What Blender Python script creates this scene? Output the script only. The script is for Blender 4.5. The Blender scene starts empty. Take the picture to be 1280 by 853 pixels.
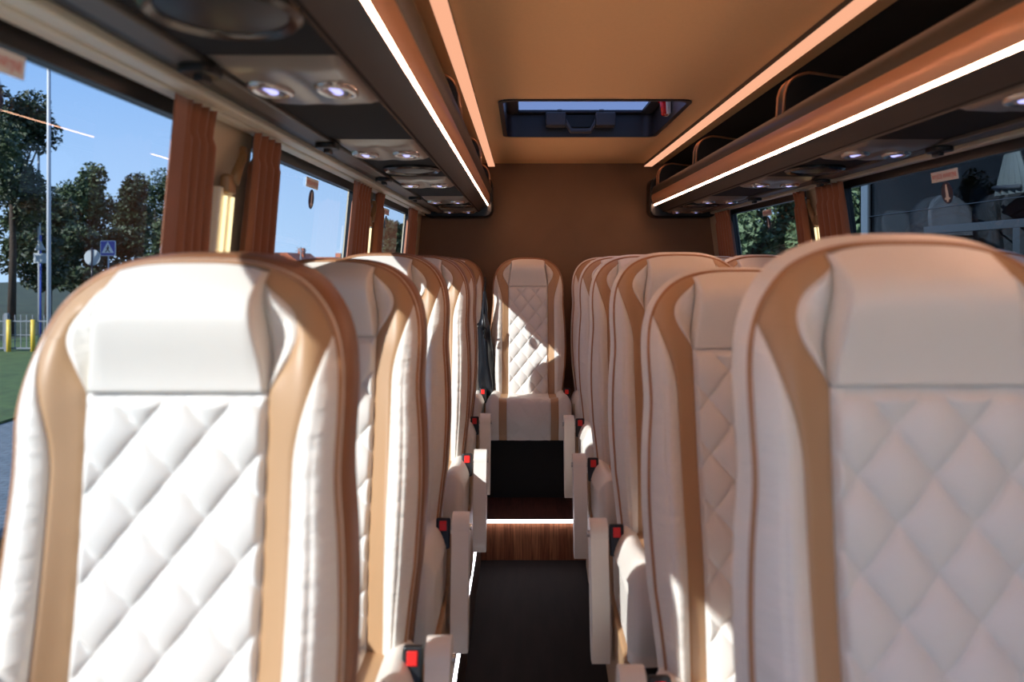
import bpy, bmesh, math, random
from mathutils import Vector, Matrix
random.seed(7)
S = bpy.context.scene
COL = S.collection
E = 1.48            # eye height above the aisle floor
F = 1070.0          # focal length in px for a 1280 px wide frame
PI = math.pi

# ------------------------------------------------------------------ materials
def newmat(name):
    m = bpy.data.materials.new(name); m.use_nodes = True
    nt = m.node_tree
    for n in list(nt.nodes): nt.nodes.remove(n)
    out = nt.nodes.new('ShaderNodeOutputMaterial')
    return m, nt, out

def pmat(name, color, rough=0.5, metal=0.0, bump=0.0, bscale=60, stretch=(1,1,1), var=0.0, vscale=8,
         emit=None, estr=0.0, sheen=0.0, bdist=0.004, spec=0.5, coat=0.0):
    m, nt, out = newmat(name)
    b = nt.nodes.new('ShaderNodeBsdfPrincipled')
    nt.links.new(b.outputs[0], out.inputs[0])
    b.inputs['Base Color'].default_value = (*color, 1)
    b.inputs['Roughness'].default_value = rough
    b.inputs['Metallic'].default_value = metal
    b.inputs['Specular IOR Level'].default_value = spec
    b.inputs['Coat Weight'].default_value = coat
    if sheen: b.inputs['Sheen Weight'].default_value = sheen
    if emit:
        b.inputs['Emission Color'].default_value = (*emit, 1)
        b.inputs['Emission Strength'].default_value = estr
    if bump or var:
        tc = nt.nodes.new('ShaderNodeTexCoord'); mp = nt.nodes.new('ShaderNodeMapping')
        mp.inputs['Scale'].default_value = stretch
        nt.links.new(tc.outputs['Object'], mp.inputs[0])
        if bump:
            n = nt.nodes.new('ShaderNodeTexNoise'); n.inputs['Scale'].default_value = bscale
            n.inputs['Detail'].default_value = 4
            nt.links.new(mp.outputs[0], n.inputs['Vector'])
            bp = nt.nodes.new('ShaderNodeBump'); bp.inputs['Strength'].default_value = bump
            bp.inputs['Distance'].default_value = bdist
            nt.links.new(n.outputs[0], bp.inputs['Height']); nt.links.new(bp.outputs[0], b.inputs['Normal'])
        if var:
            n2 = nt.nodes.new('ShaderNodeTexNoise'); n2.inputs['Scale'].default_value = vscale
            n2.inputs['Detail'].default_value = 5
            nt.links.new(mp.outputs[0], n2.inputs['Vector'])
            r = nt.nodes.new('ShaderNodeValToRGB')
            r.color_ramp.elements[0].position = 0.3; r.color_ramp.elements[1].position = 0.7
            r.color_ramp.elements[0].color = (*[c*(1-var) for c in color], 1)
            r.color_ramp.elements[1].color = (*[min(1, c*(1+var)) for c in color], 1)
            nt.links.new(n2.outputs[0], r.inputs[0]); nt.links.new(r.outputs[0], b.inputs['Base Color'])
    return m

def emat(name, color, strength):
    m, nt, out = newmat(name)
    e = nt.nodes.new('ShaderNodeEmission'); e.inputs[0].default_value = (*color, 1); e.inputs[1].default_value = strength
    nt.links.new(e.outputs[0], out.inputs[0]); return m

def glassmat(name, tint, ior=1.45, rough=0.0):
    m, nt, out = newmat(name)
    t = nt.nodes.new('ShaderNodeBsdfTransparent'); t.inputs[0].default_value = (*tint, 1)
    g = nt.nodes.new('ShaderNodeBsdfGlossy'); g.inputs['Roughness'].default_value = rough
    lw = nt.nodes.new('ShaderNodeLayerWeight'); lw.inputs['Blend'].default_value = .5
    pw = nt.nodes.new('ShaderNodeMath'); pw.operation = 'POWER'; pw.inputs[1].default_value = 5
    f = nt.nodes.new('ShaderNodeMath'); f.operation = 'MULTIPLY_ADD'; f.inputs[1].default_value = .33; f.inputs[2].default_value = .012
    nt.links.new(lw.outputs['Facing'], pw.inputs[0]); nt.links.new(pw.outputs[0], f.inputs[0])
    mx = nt.nodes.new('ShaderNodeMixShader')
    nt.links.new(f.outputs[0], mx.inputs[0]); nt.links.new(t.outputs[0], mx.inputs[1]); nt.links.new(g.outputs[0], mx.inputs[2])
    nt.links.new(mx.outputs[0], out.inputs[0]); return m

def woodmat(name, c1, c2, pw=0.07, rough=0.35, axis='XZ'):
    """planks: brick pattern gives the plank tone, stretched noise the grain"""
    m, nt, out = newmat(name)
    b = nt.nodes.new('ShaderNodeBsdfPrincipled'); nt.links.new(b.outputs[0], out.inputs[0])
    tc = nt.nodes.new('ShaderNodeTexCoord')
    sx = nt.nodes.new('ShaderNodeSeparateXYZ'); cb = nt.nodes.new('ShaderNodeCombineXYZ')
    nt.links.new(tc.outputs['Object'], sx.inputs[0])
    nt.links.new(sx.outputs[axis[1]], cb.inputs[0]); nt.links.new(sx.outputs[axis[0]], cb.inputs[1])
    br = nt.nodes.new('ShaderNodeTexBrick')
    br.inputs['Scale'].default_value = 1.0
    br.inputs['Brick Width'].default_value = 0.31; br.inputs['Row Height'].default_value = pw
    br.inputs['Mortar Size'].default_value = 0.0006; br.inputs['Mortar'].default_value = (*[c*.3 for c in c1], 1)
    br.inputs['Color1'].default_value = (*c1, 1); br.inputs['Color2'].default_value = (*c2, 1)
    br.inputs['Bias'].default_value = 0.0
    nt.links.new(cb.outputs[0], br.inputs['Vector'])
    mp = nt.nodes.new('ShaderNodeMapping'); mp.inputs['Scale'].default_value = (4, 70, 1)
    nt.links.new(cb.outputs[0], mp.inputs[0])
    n = nt.nodes.new('ShaderNodeTexNoise'); n.inputs['Scale'].default_value = 1.6; n.inputs['Detail'].default_value = 6
    n.inputs['Distortion'].default_value = 0.6
    nt.links.new(mp.outputs[0], n.inputs['Vector'])
    r = nt.nodes.new('ShaderNodeValToRGB')
    r.color_ramp.elements[0].position = 0.3; r.color_ramp.elements[0].color = (.45, .45, .45, 1)
    r.color_ramp.elements[1].position = 0.7; r.color_ramp.elements[1].color = (1.3, 1.3, 1.3, 1)
    nt.links.new(n.outputs[0], r.inputs[0])
    mx = nt.nodes.new('ShaderNodeMix'); mx.data_type = 'RGBA'; mx.blend_type = 'MULTIPLY'
    mx.inputs['Factor'].default_value = 1.0
    nt.links.new(br.outputs[0], mx.inputs['A']); nt.links.new(r.outputs[0], mx.inputs['B'])
    nt.links.new(mx.outputs['Result'], b.inputs['Base Color'])
    b.inputs['Roughness'].default_value = rough
    return m

CREAM = (0.80, 0.745, 0.665)
TAN = (0.46, 0.272, 0.14)
M = {}
M['cream'] = pmat('cream_leather', CREAM, .45, bump=.25, bscale=260, bdist=.0008, var=.03, vscale=5)
M['cream_wrinkle'] = pmat('cream_leather_creased', CREAM, .43, bump=.5, bscale=8, stretch=(1.6, 1.6, 5.0), bdist=.016)
M['quilt'] = pmat('cream_quilted_leather', (0.79, 0.75, 0.69), .45, bump=.2, bscale=260, bdist=.0008)
M['tan'] = pmat('tan_leather', TAN, .45, bump=.25, bscale=240, bdist=.0008)
M['piping'] = pmat('copper_piping', (0.42, 0.20, 0.09), .4)
M['shell'] = pmat('brown_back_shell', (0.26, 0.11, 0.05), .42, bump=.1, bscale=200, bdist=.001)
M['black_plastic'] = pmat('black_plastic', (0.008, 0.008, 0.009), .4, bump=.1, bscale=300, bdist=.0005)
M['red'] = pmat('red_button', (0.75, 0.02, 0.015), .35)
M['red_hammer'] = pmat('red_plastic', (0.9, 0.015, 0.015), .25)  # plain red plastic of the hammer, no emission
M['seat_metal'] = pmat('dark_seat_metal', (0.035, 0.03, 0.03), .45, metal=.3)
M['shield'] = pmat('brown_side_shield', (0.42, 0.25, 0.13), .45)
M['bolt'] = pmat('steel_bolt', (0.5, 0.48, 0.45), .3, metal=1)
M['wall'] = pmat('cream_wall_plastic', (0.60, 0.52, 0.38), .55, bump=.1, bscale=200, bdist=.0005)
M['trim'] = pmat('cream_trim_plastic', (0.88, 0.82, 0.66), .4)
M['ceil'] = pmat('tan_ceiling_fabric', (0.92, 0.58, 0.28), .85, bump=.25, bscale=90, stretch=(1, 6, 1), bdist=.001, var=.05, vscale=120)
M['rearwall'] = pmat('dimmed_rear_wall_fabric', (0.24, 0.145, 0.085), .85, bump=.2, bscale=120, bdist=.001, var=.06, vscale=4)  # ceiling's tan fabric; the weaker light back here is put into the colour
M['rack'] = pmat('charcoal_rack_plastic', (0.036, 0.036, 0.034), .42, bump=.15, bscale=400, bdist=.0004)
M['rack_nose'] = pmat('satin_charcoal_nose', (0.085, 0.075, 0.065), .35, metal=.3)
M['rack_fabric'] = pmat('black_rack_felt', (0.010, 0.010, 0.011), .9, bump=.2, bscale=300, bdist=.0005)
M['rail'] = pmat('taupe_rail_plastic', (0.14, 0.12, 0.10), .45)
M['service'] = pmat('taupe_service_plastic', (0.30, 0.265, 0.225), .33, metal=.35)
M['rim'] = pmat('dark_chrome_rim', (0.12, 0.11, 0.10), .2, metal=.8)
M['bezel'] = pmat('silver_bezel', (0.75, 0.72, 0.68), .22, metal=.8)
M['copper'] = pmat('brushed_copper', (0.86, 0.46, 0.27), .34, metal=.45)
M['copper_edge'] = pmat('copper_edge', (0.60, 0.32, 0.19), .35, metal=.7)
M['led'] = emat('white_led_line', (1.0, 0.54, 0.35), 20.0)
M['led_floor'] = emat('white_floor_led', (0.93, 0.90, 1.0), 6)
M['strip'] = emat('warm_diffuser', (1.0, 0.47, 0.28), 0.50)
M['lens'] = emat('cool_reading_led', (0.45, 0.45, 1.0), .9)
M['pillar_tube'] = emat('warm_pillar_tube', (1.0, 0.78, 0.42), 0.9)
M['curtain'] = pmat('terracotta_curtain', (0.34, 0.125, 0.06), .8, bump=.2, bscale=160, bdist=.0008, sheen=.3)
M['gasket'] = pmat('black_gasket', (0.008, 0.008, 0.009), .35)
M['glass'] = glassmat('tinted_side_glass', (.205, .222, .238), 1.5)
M['clear'] = glassmat('clear_glass', (.62, .65, .64), 1.45)
def frosted(name, col, gl=.05):
    m, nt, out = newmat(name)
    t = nt.nodes.new('ShaderNodeBsdfTranslucent'); t.inputs[0].default_value = (*col, 1)
    g = nt.nodes.new('ShaderNodeBsdfGlossy'); g.inputs['Roughness'].default_value = .1
    mx = nt.nodes.new('ShaderNodeMixShader'); mx.inputs[0].default_value = gl
    nt.links.new(t.outputs[0], mx.inputs[1]); nt.links.new(g.outputs[0], mx.inputs[2]); nt.links.new(mx.outputs[0], out.inputs[0])
    return m
M['hatchglass'] = frosted('frosted_hatch_glass', (.036, .05, .085))
M['carpet'] = pmat('black_aisle_floor', (0.011, 0.0075, 0.0065), .75, bump=.3, bscale=60, stretch=(1, .12, 1), bdist=.001, var=.35, vscale=22, spec=.2)
M['carpet2'] = pmat('black_carpet', (0.010, 0.010, 0.010), .9, bump=.3, bscale=400, bdist=.001)
M['wood'] = woodmat('red_brown_laminate', (0.42, 0.16, 0.075), (0.25, 0.085, 0.04), .045, .35, 'XZ')
M['wood_dark'] = woodmat('dark_laminate', (0.12, 0.055, 0.04), (0.08, 0.036, 0.028), .06, .4, 'XY')
M['platform'] = pmat('platform_side', (0.07, 0.035, 0.022), .4)
M['jacket'] = pmat('black_leather_jacket', (0.008, 0.010, 0.014), .3, bump=.5, bscale=14, stretch=(1, 1, .4), bdist=.012)
M['strap'] = pmat('black_webbing', (0.01, 0.01, 0.01), .5)
M['bronze'] = pmat('bronze_plastic', (0.34, 0.20, 0.09), .35, metal=.3)
M['hatch_dark'] = pmat('hatch_black_plastic', (0.022, 0.022, 0.028), .32)
M['hatch_handle'] = pmat('hatch_handle_grey', (0.06, 0.058, 0.062), .5, bump=.2, bscale=200, bdist=.001)
M['sticker_white'] = pmat('sticker_white', (0.88, 0.86, 0.82), .5)
M['sticker_red'] = pmat('sticker_red', (0.65, 0.02, 0.02), .5)
M['sticker_blue'] = pmat('sticker_navy', (0.015, 0.02, 0.06), .5)
# outside
M['leaf_dark'] = pmat('dark_foliage', (0.030, 0.048, 0.018), .6, var=.5, vscale=1.5)
M['leaf_mid'] = pmat('mid_foliage', (0.050, 0.075, 0.026), .6, var=.5, vscale=1.5)
M['leaf_light'] = pmat('light_foliage', (0.10, 0.15, 0.07), .6, var=.55, vscale=2.5)
M['bark'] = pmat('bark', (0.05, 0.035, 0.025), .9, bump=.6, bscale=9, bdist=.03)
M['pole'] = pmat('grey_pole', (0.45, 0.47, 0.50), .5)
M['sign_blue'] = pmat('sign_blue', (0.05, 0.09, 0.42), .4)
M['sign_white'] = pmat('sign_white', (0.75, 0.77, 0.80), .4)
M['sign_black'] = pmat('sign_black', (0.01, 0.01, 0.01), .5)
M['sign_back'] = pmat('sign_grey_back', (0.40, 0.43, 0.45), .5)
M['fence'] = pmat('fence_grey', (0.20, 0.22, 0.24), .5)
M['yellow'] = pmat('yellow_post', (0.75, 0.50, 0.06), .5)
M['asphalt'] = pmat('asphalt', (0.10, 0.10, 0.10), .9, var=.2, vscale=3)
M['paving'] = None
M['field'] = pmat('rough_grass_field', (0.035, 0.048, 0.022), .9, var=.4, vscale=.8)
M['grass'] = pmat('grass', (0.06, 0.10, 0.025), .9, var=.3, vscale=4)
M['house'] = pmat('house_render', (0.55, 0.48, 0.40), .8)
M['roof'] = pmat('orange_roof', (0.45, 0.12, 0.05), .7, var=.2, vscale=4)
M['busbody'] = pmat('slate_bus_paint', (0.06, 0.085, 0.11), .3, coat=.4)
M['busframe'] = pmat('bus_window_frame', (0.03, 0.04, 0.05), .35, metal=.3)
M['businner'] = pmat('bus_dark_interior', (0.012, 0.013, 0.015), .8)
M['busglass'] = glassmat('bus_glass', (.26, .30, .33), 1.4)
M['greyseat'] = pmat('grey_fabric_seat', (0.13, 0.13, 0.14), .8, var=.2, vscale=60)
M['greyseat2'] = pmat('grey_fabric_seat_centre', (0.21, 0.21, 0.225), .8, var=.2, vscale=60)
M['cover'] = pmat('pale_headrest_cover', (0.42, 0.41, 0.45), .7)
M['whitecurtain'] = pmat('white_curtain', (0.85, 0.85, 0.78), .7)

def pavemat():
    m, nt, out = newmat('paving_blocks')
    b = nt.nodes.new('ShaderNodeBsdfPrincipled'); nt.links.new(b.outputs[0], out.inputs[0])
    tc = nt.nodes.new('ShaderNodeTexCoord'); br = nt.nodes.new('ShaderNodeTexBrick')
    br.inputs['Scale'].default_value = 1; br.inputs['Brick Width'].default_value = .2; br.inputs['Row Height'].default_value = .1
    br.inputs['Mortar Size'].default_value = .006; br.inputs['Mortar'].default_value = (.05, .05, .05, 1)
    br.inputs['Color1'].default_value = (.16, .19, .21, 1); br.inputs['Color2'].default_value = (.12, .15, .17, 1)
    nt.links.new(tc.outputs['Object'], br.inputs[0]); nt.links.new(br.outputs[0], b.inputs['Base Color'])
    b.inputs['Roughness'].default_value = .8
    return m
M['paving'] = pavemat()

# ------------------------------------------------------------------ mesh helpers
class MB:
    def __init__(s): s.v = []; s.f = []
    def add(s, vs, fs):
        o = len(s.v); s.v += [tuple(v) for v in vs]; s.f += [tuple(i+o for i in f) for f in fs]; return s
    def box(s, x0, x1, y0, y1, z0, z1):
        return s.add([(x0,y0,z0),(x1,y0,z0),(x1,y1,z0),(x0,y1,z0),(x0,y0,z1),(x1,y0,z1),(x1,y1,z1),(x0,y1,z1)],
                     [(0,3,2,1),(4,5,6,7),(0,1,5,4),(1,2,6,5),(2,3,7,6),(3,0,4,7)])
    def grid(s, nu, nv, fn, closeu=False):
        vs = [fn(i/nu, j/nv) for j in range(nv+1) for i in range(nu+1)]
        fs = []
        for j in range(nv):
            for i in range(nu):
                a = j*(nu+1)+i
                fs.append((a, a+1, a+nu+2, a+nu+1))
        return s.add(vs, fs)
    def prism(s, poly, y0, y1, axis='y', shift=(0,0)):
        """poly in (x,z) extruded along y (axis y), or (y,z) along x, or (x,y) along z"""
        n = len(poly)
        def P(a, b, t):
            return {'y': (a, t, b), 'x': (t, a, b), 'z': (a, b, t)}[axis]
        vs = [P(a, b, y0) for a, b in poly] + [P(a+shift[0], b+shift[1], y1) for a, b in poly]
        fs = [tuple(range(n)), tuple(range(2*n-1, n-1, -1))]
        for i in range(n):
            j = (i+1) % n
            fs.append((i, i+n, j+n, j))
        return s.add(vs, fs)
    def tube(s, pts, r, n=8, closed=False, cap=True):
        pts = [Vector(p) for p in pts]; m = len(pts)
        rs = r if isinstance(r, (list, tuple)) else [r]*m
        rings = []
        up = Vector((0, 0, 1))
        prev = None
        for i, p in enumerate(pts):
            a = pts[i-1] if (i > 0 or closed) else p
            b = pts[(i+1) % m] if (i < m-1 or closed) else p
            t = (b-a)
            if t.length < 1e-9: t = Vector((0, 0, 1))
            t.normalize()
            if prev is None:
                ref = up if abs(t.dot(up)) < .9 else Vector((1, 0, 0))
                u = t.cross(ref).normalized()
            else:
                u = (prev - t*prev.dot(t))
                if u.length < 1e-6: u = t.cross(up)
                u.normalize()
            prev = u
            w = t.cross(u)
            rings.append([tuple(p + u*math.cos(2*PI*k/n)*rs[i] + w*math.sin(2*PI*k/n)*rs[i]) for k in range(n)])
        vs = [v for rg in rings for v in rg]; fs = []
        for i in range(m if closed else m-1):
            j = (i+1) % m
            for k in range(n):
                l = (k+1) % n
                fs.append((i*n+k, i*n+l, j*n+l, j*n+k))
        if cap and not closed:
            fs.append(tuple(range(n-1, -1, -1))); fs.append(tuple((m-1)*n+k for k in range(n)))
        return s.add(vs, fs)
    def loft(s, rings, cap=True, closed=True):
        n = len(rings[0]); vs = [v for r in rings for v in r]; fs = []
        for i in range(len(rings)-1):
            for k in range(n if closed else n-1):
                l = (k+1) % n
                fs.append((i*n+k, i*n+l, (i+1)*n+l, (i+1)*n+k))
        if cap:
            fs.append(tuple(range(n-1, -1, -1))); fs.append(tuple((len(rings)-1)*n+k for k in range(n)))
        return s.add(vs, fs)
    def ell(s, c, r, nu=16, nv=10):
        def fn(u, v):
            a = 2*PI*u; b = PI*v
            return (c[0]+r[0]*math.cos(a)*math.sin(b), c[1]+r[1]*math.sin(a)*math.sin(b), c[2]+r[2]*math.cos(b))
        return s.grid(nu, nv, fn)

def link(o, parent=None):
    COL.objects.link(o)
    if parent is not None: o.parent = parent
    return o

def build(mb, name, mat, parent=None, smooth=False, loc=(0,0,0), bevel=0.0, bseg=2, weld=True, angle=None, fixn=True):
    me = bpy.data.meshes.new(name)
    me.from_pydata(mb.v, [], mb.f)
    bm = bmesh.new(); bm.from_mesh(me)
    if weld: bmesh.ops.remove_doubles(bm, verts=bm.verts, dist=1e-5)
    if fixn: bmesh.ops.recalc_face_normals(bm, faces=bm.faces)
    bm.to_mesh(me); bm.free()
    if isinstance(mat, (list, tuple)):
        for q in mat: me.materials.append(q)
    else: me.materials.append(mat)
    if smooth:
        me.polygons.foreach_set('use_smooth', [True]*len(me.polygons))
        if angle:
            me.set_sharp_from_angle(angle=math.radians(angle))
    me.update()
    o = bpy.data.objects.new(name, me)
    o.location = loc
    link(o, parent)
    if bevel:
        b = o.modifiers.new('bevel', 'BEVEL'); b.width = bevel; b.segments = bseg; b.limit_method = 'ANGLE'
        b.angle_limit = math.radians(35)
    return o

def empty(name, loc=(0,0,0), rz=0.0):
    o = bpy.data.objects.new(name, None); o.location = loc; o.rotation_euler = (0, 0, rz)
    o.empty_display_size = .05
    return link(o)
def tag(o, label, cat, group=None, kind=None):
    o['label'] = label; o['category'] = cat
    if group: o['group'] = group
    if kind: o['kind'] = kind
    return o
def struct(o):
    o['kind'] = 'structure'; return o
def copy_tree(o, parent=None):
    c = o.copy(); COL.objects.link(c)
    if parent is not None: c.parent = parent
    for ch in list(o.children): copy_tree(ch, c)
    return c
def sstep(a, b, x):
    t = max(0.0, min(1.0, (x-a)/(b-a))); return t*t*(3-2*t)
def rrect(x0, x1, z0, z1, r, n=6):
    pts = []
    for cx, cz, a0 in ((x1-r, z1-r, 0), (x0+r, z1-r, 90), (x0+r, z0+r, 180), (x1-r, z0+r, 270)):
        for k in range(n+1):
            a = math.radians(a0+90*k/n); pts.append((cx+r*math.cos(a), cz+r*math.sin(a)))
    return pts
def at(px, py, D):
    """world point seen at this pixel of the photograph, at depth D"""
    return ((px-653)/F*D, D, E+(328-py)/F*D)

# ------------------------------------------------------------------ passenger seat
BZ0 = 0.48       # bottom of the backrest above the platform
BH = 0.83        # backrest height
ZS = 0.60        # where the rounded top begins
HT = BH-ZS
NE = 3.0
def Wd(z):
    w = .2075 + .009*math.exp(-((z-.34)/.16)**2) - .004*math.exp(-((z-.56)/.06)**2)
    if z < .2: w -= .016*(1-z/.2)
    return w
def outx(z):
    if z <= ZS: return Wd(z)
    q = min(1, (z-ZS)/HT)
    return Wd(z)*max(0, 1-q**NE)**(1/NE)
def topz(x):
    q = min(1, abs(x)/Wd(.8))
    return ZS+HT*max(0, 1-q**NE)**(1/NE)
def rr(x, z):
    a = abs(x)/Wd(z)
    if z <= ZS: return a
    return (a**NE+((z-ZS)/HT)**NE)**(1/NE)
Z_SEAM = .665
Z_TIP = .735
def c1(z): return .117 - .015*sstep(Z_SEAM, .80, z)
def c2(z):
    t = (z-Z_SEAM)/(.805-Z_SEAM)
    if t <= 0 or t >= 1: return c1(z)
    return c1(z) + .043*math.sin(PI*t**1.25)**1.05
def c3(z):
    base = c1(z)+.037
    return base + (outx(Z_TIP)-base)*sstep(.56, Z_TIP+.03, z)**1.2/(sstep(.56, Z_TIP+.03, Z_TIP)**1.2)
def Yf(x, z):
    """front surface of the backrest, negative towards the occupant"""
    r = rr(x, z); ax = abs(x)
    y = 0.155*z + .022*math.cos(PI*(z-.25)/.55)*0 - .018*math.exp(-((z-.22)/.15)**2)
    roll = max(0.0, (r-.72)/.28)
    y += (.014+.032*sstep(ZS+.02, ZS+.16, z))*roll**2.6
    low = .55+.75*(1-sstep(.25, .62, z))
    fade = 1-.75*sstep(.62, .80, z)
    b = math.exp(-((ax-.178)/.038)**2)
    y -= .038*b*low*fade
    if z > Z_SEAM-.05:
        h = sstep(Z_SEAM-.02, Z_SEAM+.10, z)*(1-sstep(.76, .83, z))
        y -= .014*h*(1-sstep(.09, .14, ax))
        y += .010*math.exp(-((ax-.140)/.018)**2)*h
    return y
def strip_mesh(fl, fr, z0, z1f, nu, nv, sgn, pil, extra=None):
    mb = MB()
    def fn(u, v):
        z = z0+(z1f-z0)*v
        a, b = fl(z), fr(z)
        x = a+(b-a)*u
        w = max(0, b-a)
        k = (max(0, 1-(2*u-1)**2))**.5
        y = Yf(x, z) - pil*k*min(1, w/.02) + .0025*(1-k**.6)*min(1, w/.02)
        if extra: y += extra(x*sgn, z, u)
        return (x*sgn, y, z)
    return mb.grid(nu, nv, fn)

def quiltf(x, z, cx=.089, cz=.109):
    u = x/cx+z/cz; w = x/cx-z/cz
    a = abs(math.sin(PI*u)); b = abs(math.sin(PI*w))
    return (a*b)**.30

def make_backrest(root, wide):
    # brown shell: rings from the piping line round to the back
    loop = []
    n1 = 40
    for i in range(n1): loop.append((outx(ZS*i/n1), ZS*i/n1))
    n2 = 60
    for i in range(n2+1):
        a = (PI/2)*i/n2
        cx, sz = math.cos(a)**(2/NE), math.sin(a)**(2/NE)
        z = ZS+HT*sz
        loop.append((Wd(z)*cx, z))
    loop = loop + [(-x, z) for x, z in reversed(loop[:-1])]
    N = len(loop)
    def off(d):
        res = []
        for i, (x, z) in enumerate(loop):
            a = loop[max(0, i-1)]; b = loop[min(N-1, i+1)]
            tx, tz = b[0]-a[0], b[1]-a[1]
            l = math.hypot(tx, tz) or 1
            res.append((x+tz/l*d, z-tx/l*d))
        return res
    def ring(d, dy):
        o = off(d)
        return [(o[i][0], Yf(loop[i][0], loop[i][1])+dy, o[i][1]) for i in range(N)]
    sh = MB()
    if wide: sh.loft([ring(.006, .057), ring(.003, .072), ring(.0, .088), ring(-.006, .1)], cap=False, closed=False)
    else: sh.loft([ring(.003, .012), ring(.0085, .016), ring(.0105, .04), ring(.011, .088)], cap=False, closed=False)
    sh.loft([ring(-.006, .1) if wide else ring(.011, .088), ring(-.006 if wide else .0, .102), ring(-.02, .108)], cap=False, closed=False)
    # back face, as a grid between the two side halves of the last ring
    last = ring(-.02, .108); half = N//2
    vs = []; cols = 12
    for i in range(half+1):
        L = last[i]; R = last[N-1-i]
        for c in range(cols+1):
            t = c/cols
            vs.append((L[0]+(R[0]-L[0])*t, L[1]+(R[1]-L[1])*t+.012*math.sin(PI*t), L[2]+(R[2]-L[2])*t))
    fs = [(i*(cols+1)+c, i*(cols+1)+c+1, (i+1)*(cols+1)+c+1, (i+1)*(cols+1)+c) for i in range(half) for c in range(cols)]
    sh.add(vs, fs)
    shell = build(sh, 'backrest', M['shell'], root, smooth=True, loc=(0, 0, BZ0), fixn=False)
    if wide: g = MB().loft([ring(.0, .0), ring(.004, .010), ring(.009, .022), ring(.012, .038), ring(.011, .052), ring(.008, .058)], cap=False, closed=False)
    else: g = MB().loft([ring(.0, .0), ring(.004, .006), ring(.0055, .010), ring(.004, .014)], cap=False, closed=False)
    build(g, 'side_gusset', M['cream_wrinkle'], shell, smooth=True, fixn=False)
    p = MB().tube([(x, y-.001, z) for x, y, z in ring(.001, .004)], .0042, 6)
    build(p, 'piping', M['piping'], shell, smooth=True)
    # quilted centre
    q = MB()
    def fq(u, v):
        z = Z_SEAM*v; a = c1(z); x = a*(2*u-1)
        edge = min(1, (1-abs(2*u-1))/.06, (1-v)/.02+0.0)
        return (x, Yf(x, z)-.0175*quiltf(x, z-.02)*min(1, max(0, edge))+.002*(1-min(1, max(0, edge))), z)
    q.grid(78, 200, fq)
    build(q, 'quilted_panel', M['quilt'], shell, smooth=True)
    # headrest
    h = MB()
    def fh(u, v):
        x = c1(.74)*(2*u-1); zt = topz(x); z = Z_SEAM+(zt-Z_SEAM)*v
        x = c1(z)*(2*u-1)
        e = max(0, min(1, (1-abs(2*u-1))/.05, v/.025))
        ew = max(0, min(1, (1-abs(2*u-1))/.07))
        up = 1-sstep(.79, .83, z)
        m = math.sin(PI*min(1, max(0, (z-Z_SEAM)/(.805-Z_SEAM))))**.6
        es = max(0, 1-(1-abs(2*u-1))/.035)
        return (x, Yf(x, z)-.008*e**.5+.004*(1-e)+.034*m*es-.016*up*sstep(Z_SEAM, Z_SEAM+.14, z)*ew**.4, z)
    h.grid(80, 44, fh)
    build(h, 'headrest_panel', M['cream'], shell, smooth=True)
    for sgn in (1, -1):
        t = strip_mesh(c2, c3, 0, Z_TIP, 10, 120, sgn, .003)
        ztop = topz(c1(.82))
        def fr(z): return max(outx(z), c2(z))
        t2 = strip_mesh(c2, fr, Z_TIP, ztop, 14, 40, sgn, .0015)
        t.add(t2.v, t2.f)
        build(t, 'leather_stripe', M['tan'], shell, smooth=True)
        def crease(x, z, u):
            return .0035*math.exp(-((u-.55)/.06)**2)*sstep(.72, .5, z) if False else .004*math.exp(-((u-.52)/.05)**2)*(1-sstep(.40, .70, z))*1.0
        b = strip_mesh(c3, lambda z: outx(z), 0, Z_TIP, 24, 110, sgn, .007, crease)
        build(b, 'side_bolster', M['cream_wrinkle'], shell, smooth=True)
        w = strip_mesh(c1, c2, Z_SEAM, .805, 10, 40, sgn, .004, lambda x, z, u: .036*max(0, 1-u*1.25)**1.1*math.sin(PI*min(1, max(0, (z-Z_SEAM)/(.805-Z_SEAM))))**.6)
        build(w, 'headrest_wing', M['cream_wrinkle'], shell, smooth=True)
    return shell

def make_cushion(root):
    CW, CD = .232, .44
    z0, z1 = .335, .515
    def top(x, t):      # t 0 at back, 1 at the front bottom; wraps over the front edge
        if t < .72:
            y = -CD*(t/.72); z = z1+.035*sstep(.3, 1, t/.72)
            z += .022*math.exp(-((abs(x)-.19)/.03)**2)
            if t/.72 > .9: z -= .012*((t/.72-.9)/.1)**2
        else:
            k = (t-.72)/.28
            y = -CD-.028*math.sin(PI*min(1, k*1.15)); z = z1+.023-(z1+.023-z0)*k
        e = max(0, (abs(x)-.205)/.027)
        kk = max(0, min(1, (t-.66)/.14))
        z -= .03*e**2*(1-kk); y += .03*e**2*kk
        return y, z
    def piece(xa, xb, nu, name, mat, par, pil, quilt=False):
        mb = MB()
        def fn(u, v):
            x = xa+(xb-xa)*u; y, z = top(x, v)
            k = max(0, 1-(2*u-1)**2)**.5
            d = pil*k
            if quilt: d = .008*quiltf(x, v*.66)*min(1, (1-abs(2*u-1))/.06)
            if v < .72: z += d
            else: y -= d
            return (x, y, z)
        mb.grid(nu, 110, fn)
        return build(mb, name, mat, par, smooth=True)
    body = MB()
    body.box(-.226, .226, -.43, .03, z0-.005, z1-.02)
    c = build(body, 'cushion', M['cream'], root, bevel=.02, bseg=3)
    piece(-.118, .118, 70, 'quilted_panel', M['quilt'], c, 0, True)
    for s in (1, -1):
        a, b = sorted((s*.118, s*.160)); piece(a, b, 8, 'leather_stripe', M['tan'], c, .003)
        a, b = sorted((s*.160, s*.232)); piece(a, b, 12, 'side_bolster', M['cream'], c, .006)
    return c

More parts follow.
